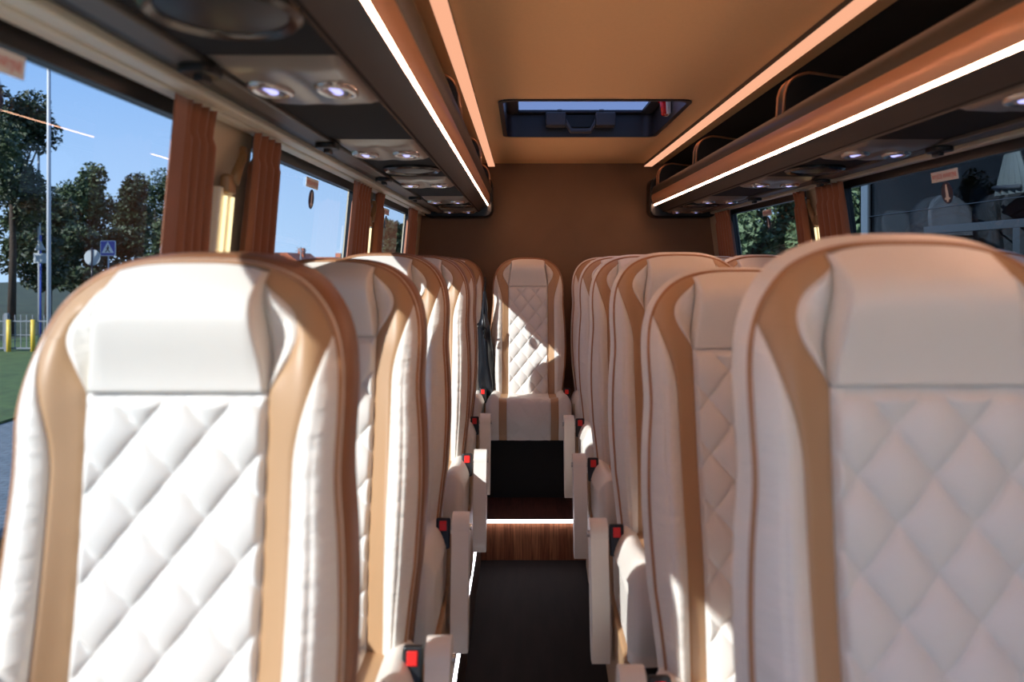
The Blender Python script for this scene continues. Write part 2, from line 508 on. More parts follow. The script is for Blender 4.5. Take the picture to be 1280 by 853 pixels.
def rounded_slab(pts_yz, wx, name, mat, parent, loc):
    mb = MB().prism(pts_yz, -wx/2, wx/2, axis='x')
    return build(mb, name, mat, parent, smooth=True, loc=loc, bevel=.012, bseg=4, angle=40)

def arm_outline():
    # hangs down, slightly forward; local y (negative forward), z
    P = []
    top = (0.02, 0); L = .365
    for k in range(9):
        a = math.radians(-10+200*k/8); P.append((.045*math.cos(a), .045*math.sin(a)))
    for k in range(5):
        t = k/4; P.append((-.045-.055*t-.012*math.sin(PI*t), -.0-.31*t))
    P += [(-.095, -.335), (-.06, -.34), (-.035, -.325)]
    for k in range(5):
        t = k/4; P.append((-.028+.075*t, -.30+.28*t))
    return P

def make_seat(name='passenger_seat', wide=False):
    r = empty(name)
    make_backrest(r, wide)
    make_cushion(r)
    arm = build(MB().prism([(a, b*.95) for a, b in arm_outline()], -.024, .024, axis='x'), 'armrest', M['cream'], r, smooth=True,
                loc=(.273, -.08, .535), bevel=.014, bseg=4, angle=50)
    build(MB().tube([(-.03, .0, 0), (.030, .0, 0)], .009, 12), 'pivot_bolt', M['bolt'], arm, smooth=True, angle=40)
    bk = build(MB().box(-.020, .020, -.012, .012, -.055, .030), 'buckle', M['black_plastic'], r, loc=(.222, -.085, .532), bevel=.005, bseg=3)
    bk.rotation_euler = (math.radians(-16), 0, 0)
    build(MB().box(-.0105, .0105, -.0155, -.008, -.006, .021), 'release_button', M['red'], bk, bevel=.002)
    ped = MB().box(-.17, .17, -.36, .02, 0, .03).box(-.15, .15, -.32, -.02, .03, .335)
    build(ped, 'pedestal', M['seat_metal'], r, bevel=.01)
    sd = MB().prism([(-.40, .33), (-.38, .24), (-.28, .12), (-.05, .08), (.07, .10), (.09, .30), (.07, .47), (-.02, .47), (-.06, .36), (-.2, .34)], -.011, .011, axis='x')
    build(sd, 'side_shield', M['shield'], r, smooth=True, loc=(.226, 0, 0), bevel=.006, bseg=3, angle=40)
    return r
proto = make_seat()
proto_right = make_seat(wide=True)
PLAT = E-1.28

def place_seat(x, ybase, mirror, label, group, tilt=0.0, dz=0.0, arm=True, buckle=True, first=False, yaw=0.0):
    src = proto_right if x > .2 else proto
    s = src if first else copy_tree(src)
    s.location = (x, ybase, PLAT+dz-.010)
    s.rotation_euler = (0, 0, math.radians(yaw))
    tag(s, label, 'seat', group)
    for ch in list(s.children):
        b = ch.name.split('.')[0]
        if b in ('armrest', 'buckle', 'side_shield'):
            ch.location.x = abs(ch.location.x)*(-1 if mirror else 1)
        if b == 'backrest': ch.rotation_euler = (math.radians(-tilt), 0, 0)
    rem = []
    for ch in list(s.children):
        b = ch.name.split('.')[0]
        if (b == 'armrest' and not arm) or (b == 'buckle' and not buckle):
            rem.append(ch)
    for ch in rem:
        for g in list(ch.children): bpy.data.objects.remove(g)
        bpy.data.objects.remove(ch)
    return s
GL = 'single seats along the left windows'; GA = 'seats beside the aisle on the right'; GW = 'window seats of the right pairs'; GR = 'seats of the rear row'
place_seat(-.446, 1.045, False, 'large cream quilted seat in the left foreground, nearest of the single left seats', GL, first=True, dz=-.030, tilt=-3.5)
# (the copies below come from the untouched first seat)
base_ok = True
place_seat(-.434, 1.74, False, 'second single seat on the left, half hidden behind the foreground seat, top in brown shade', GL, tilt=1.5, dz=-.015)
place_seat(-.447, 2.52, False, 'third single seat on the left, sunlit white top left of the aisle', GL)
place_seat(-.432, 3.34, False, 'fourth single seat on the left, beside the lit aisle step', GL)
place_seat(-.447, 4.12, False, 'fifth single seat on the left, just in front of the hanging black jacket', GL)
place_seat(.480, .955, True, 'large cream quilted seat in the right foreground, its top highest of all', GA, first=True, tilt=-4, dz=-.008)
place_seat(.473, 1.65, True, 'second aisle seat on the right, leaning further back and lower than its neighbours', GA, tilt=3.2, dz=-.030)
place_seat(.483, 2.46, True, 'third aisle seat on the right, with the sunlit armrest and red buckle at mid height', GA)
place_seat(.485, 3.27, True, 'fourth aisle seat on the right, its armrest in front of the lit step', GA)
place_seat(.490, 4.07, True, 'fifth aisle seat on the right, last one before the rear row', GA)
for yb, lb in ((.885, 'window seat beside the right foreground seat'), (1.65, 'window seat beside the low leaning right seat'),
               (2.46, 'window seat of the third right pair, below the large right window'),
               (3.27, 'window seat of the fourth right pair, orange top edge showing below the tree window'),
               (4.07, 'window seat of the fifth right pair, below the right rear curtain')):
    place_seat(.962, yb, False, lb, GW, arm=False, buckle=False)
place_seat(-.450, 5.03, False, 'rear row seat against the left wall, behind the black jacket', GR, arm=False)
place_seat(.034, 5.03, False, 'middle rear seat facing down the aisle, crossed by a triangle of sunlight', GR, arm=False)
place_seat(.515, 5.03, True, 'rear row seat right of the middle seat', GR, arm=False, buckle=False)
place_seat(.985, 5.03, False, 'rear row seat in the right corner by the window', GR, arm=False, buckle=False)

# ------------------------------------------------------------------ bus shell
YB = 5.63          # rear wall
YF = -1.25         # windscreen
def XL(z): return -(.690-.09*z)
def XR(z): return 1.270-.13*z
ZTOP = .315; ZSILL = -.42
def wallpiece(mb, side, y0, y1, z0, z1, th=.05):
    X = XL if side < 0 else XR
    d = -th if side < 0 else th
    mb.prism([(X(z0), E+z0), (X(z1), E+z1), (X(z1)+d, E+z1), (X(z0)+d, E+z0)], y0, y1)
LW = [(-.75, 1.76), (2.10, 3.50), (3.80, 5.16)]
RW = [(-.75, 1.45), (1.72, 3.34), (3.72, 5.12)]
for side, wins, nm in ((-1, LW, 'wall_left'), (1, RW, 'wall_right')):
    mb = MB()
    wallpiece(mb, side, YF, YB, -1.48, ZSILL)
    wallpiece(mb, side, YF, YB, ZTOP, .72)
    edges = [YF]+[v for w in wins for v in w]+[YB]
    for i in range(0, len(edges), 2): wallpiece(mb, side, edges[i], edges[i+1], ZSILL, ZTOP)
    struct(build(mb, nm, M['wall']))
wn = 0
for side, wins in ((-1, LW), (1, RW)):
    X = XL if side < 0 else XR
    for (y0, y1) in wins:
        wn += 1
        fr = MB(); ft = .030
        wi = empty('window_%d' % wn, (X(-.4), y0, E+ZSILL)); struct(wi)
        def loc(mbx):
            lx, ly, lz = wi.location
            mbx.v = [(a-lx, b-ly, c-lz) for a, b, c in mbx.v]; return mbx
        d0, d1 = (-.012, -.038) if side < 0 else (.012, .038)
        def q(mbx, ya, yb, za, zb):
            mbx.prism([(X(za)+d0, E+za), (X(zb)+d0, E+zb), (X(zb)+d1, E+zb), (X(za)+d1, E+za)], ya, yb)
        q(fr, y0, y1, ZTOP-ft, ZTOP); q(fr, y0, y1, ZSILL, ZSILL+.03)
        q(fr, y0, y0+.03, ZSILL+.03, ZTOP-ft); q(fr, y1-.03, y1, ZSILL+.03, ZTOP-ft)
        build(loc(fr), 'window_frame', M['gasket'], wi)
        g = MB(); dm = (d0+d1)/2
        g.add([(X(ZSILL)+dm, y0, E+ZSILL), (X(ZSILL)+dm, y1, E+ZSILL), (X(ZTOP)+dm, y1, E+ZTOP), (X(ZTOP)+dm, y0, E+ZTOP)], [(0, 1, 2, 3)])
        build(loc(g), 'pane', M['glass'], wi)

# rear wall, front wall with windscreen, floor, ceiling
def xsec(z0, z1): return [(XL(z0)-.05, E+z0), (XR(z0)+.05, E+z0), (XR(z1)+.05, E+z1), (XL(z1)-.05, E+z1)]
struct(build(MB().prism(xsec(-1.48, .72), YB, YB+.05), 'wall_back', M['rearwall']))
struct(build(MB().prism(xsec(-1.48, -.35), YF-.05, YF).prism(xsec(.55, .72), YF-.05, YF), 'wall_front', M['rack']))
ws = struct(empty('window_7', (.3, YF, E-.35)))
build(MB().add([(-1.0, -.02, 0), (1.0, -.02, 0), (1.0, -.02, .9), (-1.0, -.02, .9)], [(0, 1, 2, 3)]), 'pane', M['clear'], ws)
struct(build(MB().box(XL(-1.48)-.04, XR(-1.48)+.04, YF, YB, -.05, 0), 'floor', M['carpet']))
struct(build(MB().prism([(-.215, 0), (-.215, E-1.28), (XL(-1.28), E-1.28), (XL(-1.48), 0)], YF, YB), 'platform', M['carpet2'])); bpy.data.objects['platform'].name = 'trim_1'
struct(build(MB().prism([(.335, 0), (.335, E-1.28), (XR(-1.28), E-1.28), (XR(-1.48), 0)], YF, YB), 'trim_2', M['carpet2']))
# platform sides in laminate and nosing LEDs
struct(build(MB().box(-.2149, -.205, YF, 4.24, 0.001, E-1.284), 'baseboard_left', M['platform']))
struct(build(MB().box(.325, .3349, YF, 4.24, 0.001, E-1.284), 'baseboard_right', M['platform']))
def ledbar(name, x0, x1, y0, y1, z0, z1, label, group=None):
    o = tag(build(MB().box(x0, x1, y0, y1, z0, z1), name, M['led_floor'], bevel=.001), label, 'light', group)
    return o
ledbar('floor_light_strip', -.213, -.203, -.9, 4.22, E-1.2835, E-1.277, 'thin white light line along the left platform edge beside the aisle floor')
# step up at the back
st = struct(build(MB().box(-.2045, .3245, 4.25, 4.40, 0.0, E-1.286), 'trim_3', M['wood']))
struct(build(MB().box(-.2145, .3345, 4.245, 5.62, E-1.286, E-1.28), 'trim_4', M['wood_dark']))
ledbar('step_light_strip', -.2035, .3235, 4.236, 4.2445, E-1.291, E-1.277, 'bright white light line on the nosing of the wooden step')
struct(build(MB().box(-.214, .334, 4.655, 4.672, E-1.28, E-.955), 'trim_5', M['carpet2']))

# ceiling with a hole for the roof hatch
HX0, HX1, HY0, HY1 = -.082, .668, 3.42, 4.39
ZC = .65
def roofpoly(nm, mat, zb, zt, x0, x1):
    mb = MB()
    mb.box(x0, x1, YF, HY0, E+zb, E+zt); mb.box(x0, x1, HY1, YB, E+zb, E+zt)
    mb.box(x0, HX0, HY0, HY1, E+zb, E+zt); mb.box(HX1, x1, HY0, HY1, E+zb, E+zt)
    return struct(build(mb, nm, mat))
roofpoly('ceiling', M['ceil'], ZC, ZC+.03, -.28, .93)
# sloping outer roof over the racks
for nm, pts in (('trim_6', [(-.28, .651), (-.28, .69), (XL(.6)-.06, .69), (XL(.4)-.06, .60), (XL(.4)+.0, .56), (-.52, .645)]),
                ('trim_7', [(.93, .651), (.93, .69), (XR(.6)+.06, .69), (XR(.4)+.06, .60), (XR(.4)+.0, .56), (1.12, .645)])):
    struct(build(MB().prism([(a, E+b) for a, b in pts], YF, YB), nm, M['rack_fabric'], smooth=True, angle=30))

# ------------------------------------------------------------------ luggage racks
def rack(side):
    nm = 'luggage_rack'
    if side < 0:
        lip, mid, low, led = (-.197, .475), (-.209, .43), (-.217, .369), (-.2215, .3605)
        cham, out, gap, wallx = (-.276, .325), (-.50, .322), (-.545, .318), (-.582, .318)
        sg = 1
    else:
        lip, mid, low, led = (.833, .475), (.826, .43), (.8385, .369), (.8455, .361)
        cham, out, gap, wallx = (.895, .325), (1.11, .322), (1.155, .316), (1.198, .316)
        sg = -1
    y0, y1 = -1.0, 5.47
    root = empty(nm, (lip[0], y0, E+.3))
    def L(mb):
        lx, ly, lz = root.location
        mb.v = [(a-lx, b-ly, c-lz) for a, b, c in mb.v]; return mb
    def bez(p, q, bulge, n=8):
        r = []
        dx, dz = q[0]-p[0], q[1]-p[1]; l = math.hypot(dx, dz)
        nx, nz = -dz/l, dx/l
        for i in range(n+1):
            t = i/n; b = bulge*4*t*(1-t)
            r.append((p[0]+dx*t+nx*b, p[1]+dz*t+nz*b))
        return r
    # tray (black felt) : floor, inner side of the nose, outboard wall
    s = -sg
    tray = [(lip[0]+s*.012, .482), (lip[0]+s*.03, .40), (lip[0]+s*.05, .385), (wallx[0]+s*.05, .375), (wallx[0]+s*.05, .60), (wallx[0]+s*.04, .60),
            (wallx[0]+s*.04, .39)]
    tr = MB()
    out_poly = [(lip[0]+s*.010, .478), (lip[0]+s*.028, .415), (lip[0]+s*.06, .39), (wallx[0]+s*.055, .385), (wallx[0]+s*.055, .33), (cham[0], .335), (led[0]+s*.01, .365), (mid[0]+s*.012, .43)]
    tr.prism([(a, E+b) for a, b in out_poly], y0, y1)
    body = build(L(tr), 'rack_tray', M['rack_fabric'], root)
    # nose: charcoal upper band
    th = .012
    def shellstrip(pts, name, mat, t=.010, ya=y0, yb=y1, smooth=True):
        inner = []
        for i, (a, b) in enumerate(pts):
            p = pts[max(0, i-1)]; q_ = pts[min(len(pts)-1, i+1)]
            dx, dz = q_[0]-p[0], q_[1]-p[1]; l = math.hypot(dx, dz)
            n = (-dz/l, dx/l)
            if n[0]*s < 0 and abs(n[0]) > .02 : n = (-n[0], -n[1])
            elif abs(n[0]) <= .02 and n[1] < 0: n = (-n[0], -n[1])
            inner.append((a+n[0]*t, b+n[1]*t))
        poly = pts+inner[::-1]
        return build(L(MB().prism([(a, E+b) for a, b in poly], ya, yb)), name, mat, root, smooth=smooth, angle=35)
    bsg = 1 if side < 0 else -1
    # front face bulges toward the aisle
    shellstrip([(lip[0]+s*.014, lip[1]+.002), (lip[0]+s*.006, lip[1]+.008)]+bez(lip, mid, .004*bsg), 'rack_nose', M['rack_nose'])
    shellstrip(bez(mid, low, .006*bsg), 'copper_band', M['copper'])
    shellstrip([low, led], 'light_line', M['led'], .006)
    shellstrip(bez(led, cham, -.003*bsg)+[(cham[0]+s*.004, cham[1]+.0005)], 'rack_chamfer', M['rack'], .009)
    build(L(MB().box(min(cham[0], out[0]), max(cham[0], out[0]), y0, y1, E+.322, E+.330)), 'underside_panel', M['rack_fabric'], root)
    build(L(MB().box(min(out[0], gap[0]), max(out[0], gap[0]), y0, y1, E+.312, E+.330)), 'side_rail', M['rail'], root, bevel=.004)
    build(L(MB().box(min(gap[0], wallx[0]), max(gap[0], wallx[0]), y0, y1, E+.322, E+.332)), 'shadow_gap', M['gasket'], root)
    # rounded end cap at the rear wall
    xa, xb = (-.64, -.190) if side < 0 else (.815, 1.245)
    zlo = .288
    cap = MB().prism([(a, E+b) for a, b in rrect(xa, xb, zlo, .545, .05)], y1+.001, YB-.002)
    build(L(cap), 'end_cap', M['black_plastic'], root, smooth=True, bevel=.01, angle=30)
    # arched dividers
    for yd in (2.78, 4.16, 5.30):
        x_in = lip[0]+s*.004; x_out = lip[0]+s*.25
        P = []
        for k in range(15):
            t = k/14
            x = x_in + (x_out-x_in)*(1-math.cos(PI/2*t)) if False else x_in+(x_out-x_in)*t**1.6
            z = .47+.145*math.sin(PI*min(1, .02+.62*t**.55)) if False else .47+.14*math.sin(PI/2*min(1, t**.5*1.25))-.05*max(0, t-.5)
            P.append((x, z))
        poly = P+[(x_out, .40), (x_in+s*.03, .40)]
        dv = build(L(MB().prism([(a, E+b) for a, b in poly], yd-.035, yd+.035)), 'rack_divider', M['black_plastic'], root, smooth=True, angle=30)
        for yy in (yd-.035, yd+.035):
            tb = MB().tube([(a, yy, E+b) for a, b in P], .0055, 6)
            build(L(tb), 'divider_edging', M['copper_edge'], dv, smooth=True)
    return root
rl = tag(rack(-1), 'dark overhead luggage rack with copper band above the left seats', 'luggage rack')
rl2 = tag(rack(1), 'dark overhead luggage rack with copper band above the right seats', 'luggage rack')

# ceiling light strips
for x0, x1, lb in ((-.222, -.180, 'long glowing copper ceiling strip above the left rack'), (.795, .846, 'long glowing copper ceiling strip above the right rack')):
    r = empty('ceiling_light_strip', (x0, -1.0, E+.625))
    build(MB().box(0, x1-x0, 0, 6.585, 0, .004), 'diffuser', M['strip'], r)
    build(MB().box(.003, x1-x0-.003, 0, 6.59, .0041, .024), 'mount', M['rack'], r)
    build(MB().box(-.001, x1-x0+.001, 6.586, 6.60, -.004, .02), 'end_cap', M['shell'], r, bevel=.002)
    tag(r, lb, 'ceiling light', 'ceiling light strips')

# cream trim above the windows
struct(build(MB().box(-.618, -.584, -1.0, YB, E+.308, E+.345), 'trim_8', M['trim'], bevel=.005))
struct(build(MB().box(-.659, -.624, -1.0, YB, E+.306, E+.345), 'trim_9', M['trim'], bevel=.005))
struct(build(MB().box(1.20, 1.230, -1.0, YB, E+.308, E+.345), 'trim_10', M['trim'], bevel=.005))

# service panels with reading lamps, speakers, coat hooks
def bowl_panel(x0, x1, y0, y1, ztop, d):
    mb = MB()
    def fn(u, v):
        x = x0+(x1-x0)*u; y = y0+(y1-y0)*v
        e = min(1, min(u, 1-u)/.06)*min(1, min(v, 1-v)/.12)
        z = ztop - d*(e**.5) - .006*math.sin(PI*u)*e + .010*math.exp(-((u-.5)/.10)**2)*math.sin(PI*v)*e
        return (x, y, z)
    return mb.grid(30, 16, fn)
def lamp_meshes():
    ring = MB(); n = 24; rings = []
    def shape(sx, sy, z):
        r = []
        for k in range(n):
            a = 2*PI*k/n
            c, s_ = math.cos(a), math.sin(a)
            r.append((sx*math.copysign(abs(c)**.9, c)+.004*s_, sy*math.copysign(abs(s_)**.9, s_), z))
        return r
    ring.loft([shape(.036, .062, .002), shape(.035, .060, -.006), shape(.028, .050, -.009), shape(.021, .040, -.003), shape(.020, .038, .003)], cap=False)
    return ring
def service_panel(side, yc, lb):
    x0, x1 = (-.492, -.284) if side < 0 else (.902, 1.104)
    r = empty('service_panel', ((x0+x1)/2, yc, E+.322))
    w = (x1-x0)/2
    mb = bowl_panel(-w, w, -.19, .19, 0, .011)
    mb.box(-w+.01, w-.01, -.17, .17, -.004, 0)
    build(mb, 'housing', M['service'], r, smooth=True, angle=60)
    for sx in (-.058, .058):
        b = build(lamp_meshes(), 'lamp_bezel', M['bezel'], r, smooth=True, loc=(sx, 0.0, -.014))
        build(MB().box(-.0175, .0175, -.034, .034, -.001, .004), 'lamp_recess', M['black_plastic'], b)
        ln = MB()
        for k in range(3): ln.ell((0, -.021+.018*k, -.004), (.009, .011, .004), 12, 8)
        build(ln, 'lamp_lens', M['lens'], b, smooth=True)
    tag(r, lb, 'reading light', 'service panels under the racks')
ords = ['nearest', 'second', 'third', 'fourth', 'farthest']
for i, yc in enumerate((1.52, 2.43, 3.40, 4.36, 5.22)):
    service_panel(-1, yc, 'taupe reading light panel with two blue-white lamps, %s under the left rack' % ords[i])
    service_panel(1, yc if i else 1.60, 'taupe reading light panel with two blue-white lamps, %s under the right rack' % ords[i])
def speaker(side, yc, lb):
    xc = -.378 if side < 0 else 1.0
    r = empty('speaker', (xc, yc, E+.322))
    n = 32
    def e(a, b, z): return [(a*math.cos(2*PI*k/n), b*math.sin(2*PI*k/n), z) for k in range(n)]
    build(MB().loft([e(.098, .122, 0), e(.098, .122, -.008), e(.090, .112, -.014), e(.080, .100, -.008), e(.079, .098, 0)], cap=False), 'rim', M['rim'], r, smooth=True, angle=50)
    g = MB()
    def fn(u, v):
        a = 2*PI*u; return (.079*v*math.cos(a), .098*v*math.sin(a), -.016+.010*v*v)
    g.grid(32, 8, fn)
    build(g, 'grille', M['black_plastic'], r, smooth=True)
    tag(r, lb, 'speaker', 'oval ceiling speakers')
for i, yc in enumerate((1.08, 2.93, 4.80)):
    o = ['nearest the viewer', 'between the second and third reading lights', 'near the rear wall']
    speaker(-1, yc, 'oval black speaker under the left rack, %s' % o[i])
    if i: speaker(1, yc, 'oval black speaker under the right rack, %s' % o[i])
def hook(x, y, lb):
    r = MB().prism(rrect(-.028, .028, -.042, .042, .024, 5), -.014, .0, axis='z')
    r.box(-.008, .008, -.012, .030, -.024, -.012)
    o = build(r, 'coat_hook', M['black_plastic'], None, loc=(x, y, E+.3119), bevel=.003)
    tag(o, lb, 'coat hook', 'coat hooks on the rack rails')
ho = ['nearest', 'second', 'third', 'fourth']
for i, y in enumerate((1.37, 2.26, 3.18, 4.1)):
    hook(-.515, y, 'small black oval coat hook on the left rack rail, %s one' % ho[i])
    if i: hook(1.13, y+.06, 'small black oval coat hook on the right rack rail, %s visible' % ['', 'nearest', 'second', 'farthest'][i])

# ------------------------------------------------------------------ roof hatch
h = empty('roof_hatch', ((HX0+HX1)/2, (HY0+HY1)/2, E+ZC))
hw, hd = (HX1-HX0)/2, (HY1-HY0)/2
HZ = .128
rim = MB()
outer = rrect(-hw-.016, hw+.016, -hd-.016, hd+.016, .055); inner = rrect(-hw+.004, hw-.004, -hd+.004, hd-.004, .05)
rim.loft([[(a, b, -.001) for a, b in outer], [(a, b, -.007) for a, b in outer], [(a, b, -.007) for a, b in inner], [(a, b, HZ) for a, b in inner]], cap=False)
build(rim, 'frame', M['hatch_dark'], h, smooth=True, angle=30)
build(MB().add([(-hw, -hd, HZ), (hw, -hd, HZ), (hw, hd, HZ), (-hw, hd, HZ)], [(0, 1, 2, 3)]), 'pane', M['hatchglass'], h)
bar = MB().box(-hw+.005, -hw+.06, -hd+.01, hd-.01, HZ-.02, HZ-.004).box(hw-.06, hw-.005, -hd+.01, hd-.01, HZ-.02, HZ-.004)
bar.box(-hw+.06, hw-.06, hd-.05, hd-.01, HZ-.02, HZ-.004).box(-.09, .09, -hd+.005, -hd+.03, HZ-.035, HZ-.015)
build(bar, 'lid_frame', M['hatch_dark'], h, bevel=.004)
hh = MB()
hh.box(-.175, -.075, hd-.10, hd-.02, .035, .105).box(.075, .175, hd-.10, hd-.02, .035, .105)
hh.prism([(-.075, .075), (-.045, .022), (.045, .022), (.075, .075), (.075, .040), (.052, .0), (-.052, .0), (-.075, .040)], hd-.10, hd-.06)
hh.box(-.12, -.09, hd-.09, hd-.03, .105, .12).box(.09, .12, hd-.09, hd-.03, .105, .12)
build(hh, 'release_handle', M['hatch_handle'], h, bevel=.008, bseg=3)
build(MB().box(-.075, .075, hd-.03, hd-.01, .04, .10), 'handle_recess', M['black_plastic'], h)
tag(h, 'black framed emergency roof hatch with glass pane and release handle', 'roof hatch')
eh = empty('emergency_hammer', (HX1-.030, 3.86, E+ZC+.062))
build(MB().tube([(0, -.03, -.05), (-.004, .0, .03)], .017, 8), 'handle', M['red_hammer'], eh, smooth=True)
build(MB().tube([(-.004, -.045, .03), (-.004, .055, .034)], [.018, .020], 8), 'head', M['red_hammer'], eh, smooth=True)
build(MB().box(.004, .024, -.05, .03, -.050, .03), 'holder', M['sticker_white'], eh, bevel=.004)
tag(eh, 'small red emergency hammer in a white holder inside the roof hatch', 'hammer')

# ------------------------------------------------------------------ curtains
def curtain(side, y0, y1, folds, lb, seed=0, flat=0.0):
    rnd = random.Random(seed)
    X = XL if side < 0 else XR
    s = 1 if side < 0 else -1
    z0, z1 = ZSILL+.0, ZTOP-.012
    W = y1-y0
    ph = [rnd.uniform(-.5, .5) for _ in range(int(folds)+3)]
    NU, NV = int(folds*10)+6, 40
    base = .034
    def prof(u, v):
        # v 0 bottom, 1 top
        t = 0 if u < flat else (u-flat)/(1-flat)
        k = t*folds; i = int(k)
        amp = .024*(1-.30*v)
        w = math.sin(2*PI*k+ph[i]*.4)
        x = amp*math.copysign(abs(w)**.75, w)
        if v > .90: x = x*.6+.008*math.sin(2*PI*k*2)*(v-.9)/.1
        if u < flat: x = .008
        return x
    def fn_side(dx):
        def fn(u, v):
            z = z0+(z1-z0)*v
            y = y0+W*u + .010*math.sin(3*v+seed)*(1-v) + (1-v)*.0
            flare = 1+.10*(1-v)
            y = (y0+W/2)+(y-(y0+W/2))*flare
            return (X(z)+s*(base+prof(u, v)+dx), y, E+z)
        return fn
    a = MB().grid(NU, NV, fn_side(0)); b = MB().grid(NU, NV, fn_side(.0025))
    mb = MB(); mb.add(a.v, a.f); mb.add(b.v, [tuple(reversed(f)) for f in b.f])
    n = NU+1; o = len(a.v)
    fs = []
    for j in range(NV):
        for c in (0, NU):
            p = j*n+c; fs.append((p, p+n, p+n+o, p+o))
    for i in range(NU):
        for j in (0, NV):
            p = j*n+i; fs.append((p, p+1, p+1+o, p+o))
    mb.f += fs
    ob = build(mb, 'curtain', M['curtain'], None, smooth=True, weld=False)
    tag(ob, lb, 'curtain', 'pleated terracotta window curtains')
curtain(-1, 1.53, 1.73, 3.5, 'terracotta curtain beside the first left window, nearest with a flat sunlit flap', 1, .28)
curtain(-1, 2.00, 2.22, 4, 'terracotta curtain at the front edge of the second left window', 2)
curtain(-1, 3.16, 3.50, 4.5, 'terracotta curtain at the rear edge of the second left window', 3, .2)
curtain(-1, 3.72, 3.86, 3, 'narrow terracotta curtain in front of the third left window', 4)
curtain(-1, 4.70, 5.07, 5, 'terracotta curtain of the last left window, beside the rear wall', 5, .2)
curtain(1, 4.94, 5.30, 6, 'terracotta curtain in the right rear corner beside the tree window', 6)
curtain(1, 3.64, 3.77, 3, 'narrow terracotta curtain at the front edge of the right tree window', 7)
curtain(1, 3.20, 3.50, 5, 'wide terracotta curtain at the rear edge of the large right window', 8)

# ------------------------------------------------------------------ pillar belt guides and pillar lights
def pillar_set(side, yc, lb):
    X = XL if side < 0 else XR; s = 1 if side < 0 else -1
    r = empty('pillar_light', (X(.1)+s*.012, yc, E+.10))
    bx, by, bz = r.location
    def pt(y, z, d=0.0): return (X(z)+s*(.012+d)-bx, y-by, E+z-bz)
    hs = MB(); hz0, hz1 = -.16, .165
    for a, b in ((-.040, .040),):
        mb = MB()
        vs = [pt(yc+a, hz0, -.01), pt(yc+b, hz0, -.01), pt(yc+b, hz1, -.01), pt(yc+a, hz1, -.01),
              pt(yc+a, hz0, .012), pt(yc+b, hz0, .012), pt(yc+b, hz1, .012), pt(yc+a, hz1, .012)]
        hs.add(vs, [(0,3,2,1),(4,5,6,7),(0,1,5,4),(1,2,6,5),(2,3,7,6),(3,0,4,7)])
    build(hs, 'housing', M['trim'], r, bevel=.004)
    for dy in (-.022, .022):
        build(MB().tube([pt(yc+dy, hz0+.01, .018), pt(yc+dy, hz1-.02, .018)], .0042, 8), 'light_tube', M['pillar_tube'], r, smooth=True)
    tag(r, lb+' pillar light with two vertical warm tubes', 'light', 'pillar lights')
    g = empty('seat_belt_guide', (X(.24)+s*.012, yc+.03, E+.22))
    gx, gy, gz = g.location
    def pg(y, z, d=0.0): return (X(z)+s*(.012+d)-gx, y-gy, E+z-gz)
    build(MB().tube([pg(yc+.085, .262, .010), pg(yc+.065, .24, .018), pg(yc+.025, .205, .022), pg(yc+.01, .175, .020)], [.009, .010, .012, .013], 8), 'webbing_loop', M['bronze'], g, smooth=True)
    mb = MB(); mb.add([pg(yc-.022, .150, .0), pg(yc+.026, .150, .0), pg(yc+.026, .195, .0), pg(yc-.022, .195, .0),
                       pg(yc-.022, .150, .026), pg(yc+.026, .150, .026), pg(yc+.026, .195, .022), pg(yc-.022, .195, .022)],
                      [(0,3,2,1),(4,5,6,7),(0,1,5,4),(1,2,6,5),(2,3,7,6),(3,0,4,7)])
    build(mb, 'anchor_cover', M['bronze'], g, bevel=.008, bseg=3)
    tag(g, lb+' bronze seat belt guide above the lit tubes', 'seat belt', 'seat belt guides')
pillar_set(-1, 1.89, 'nearest left')
pillar_set(-1, 3.63, 'second left')
pillar_set(1, 3.55, 'right')

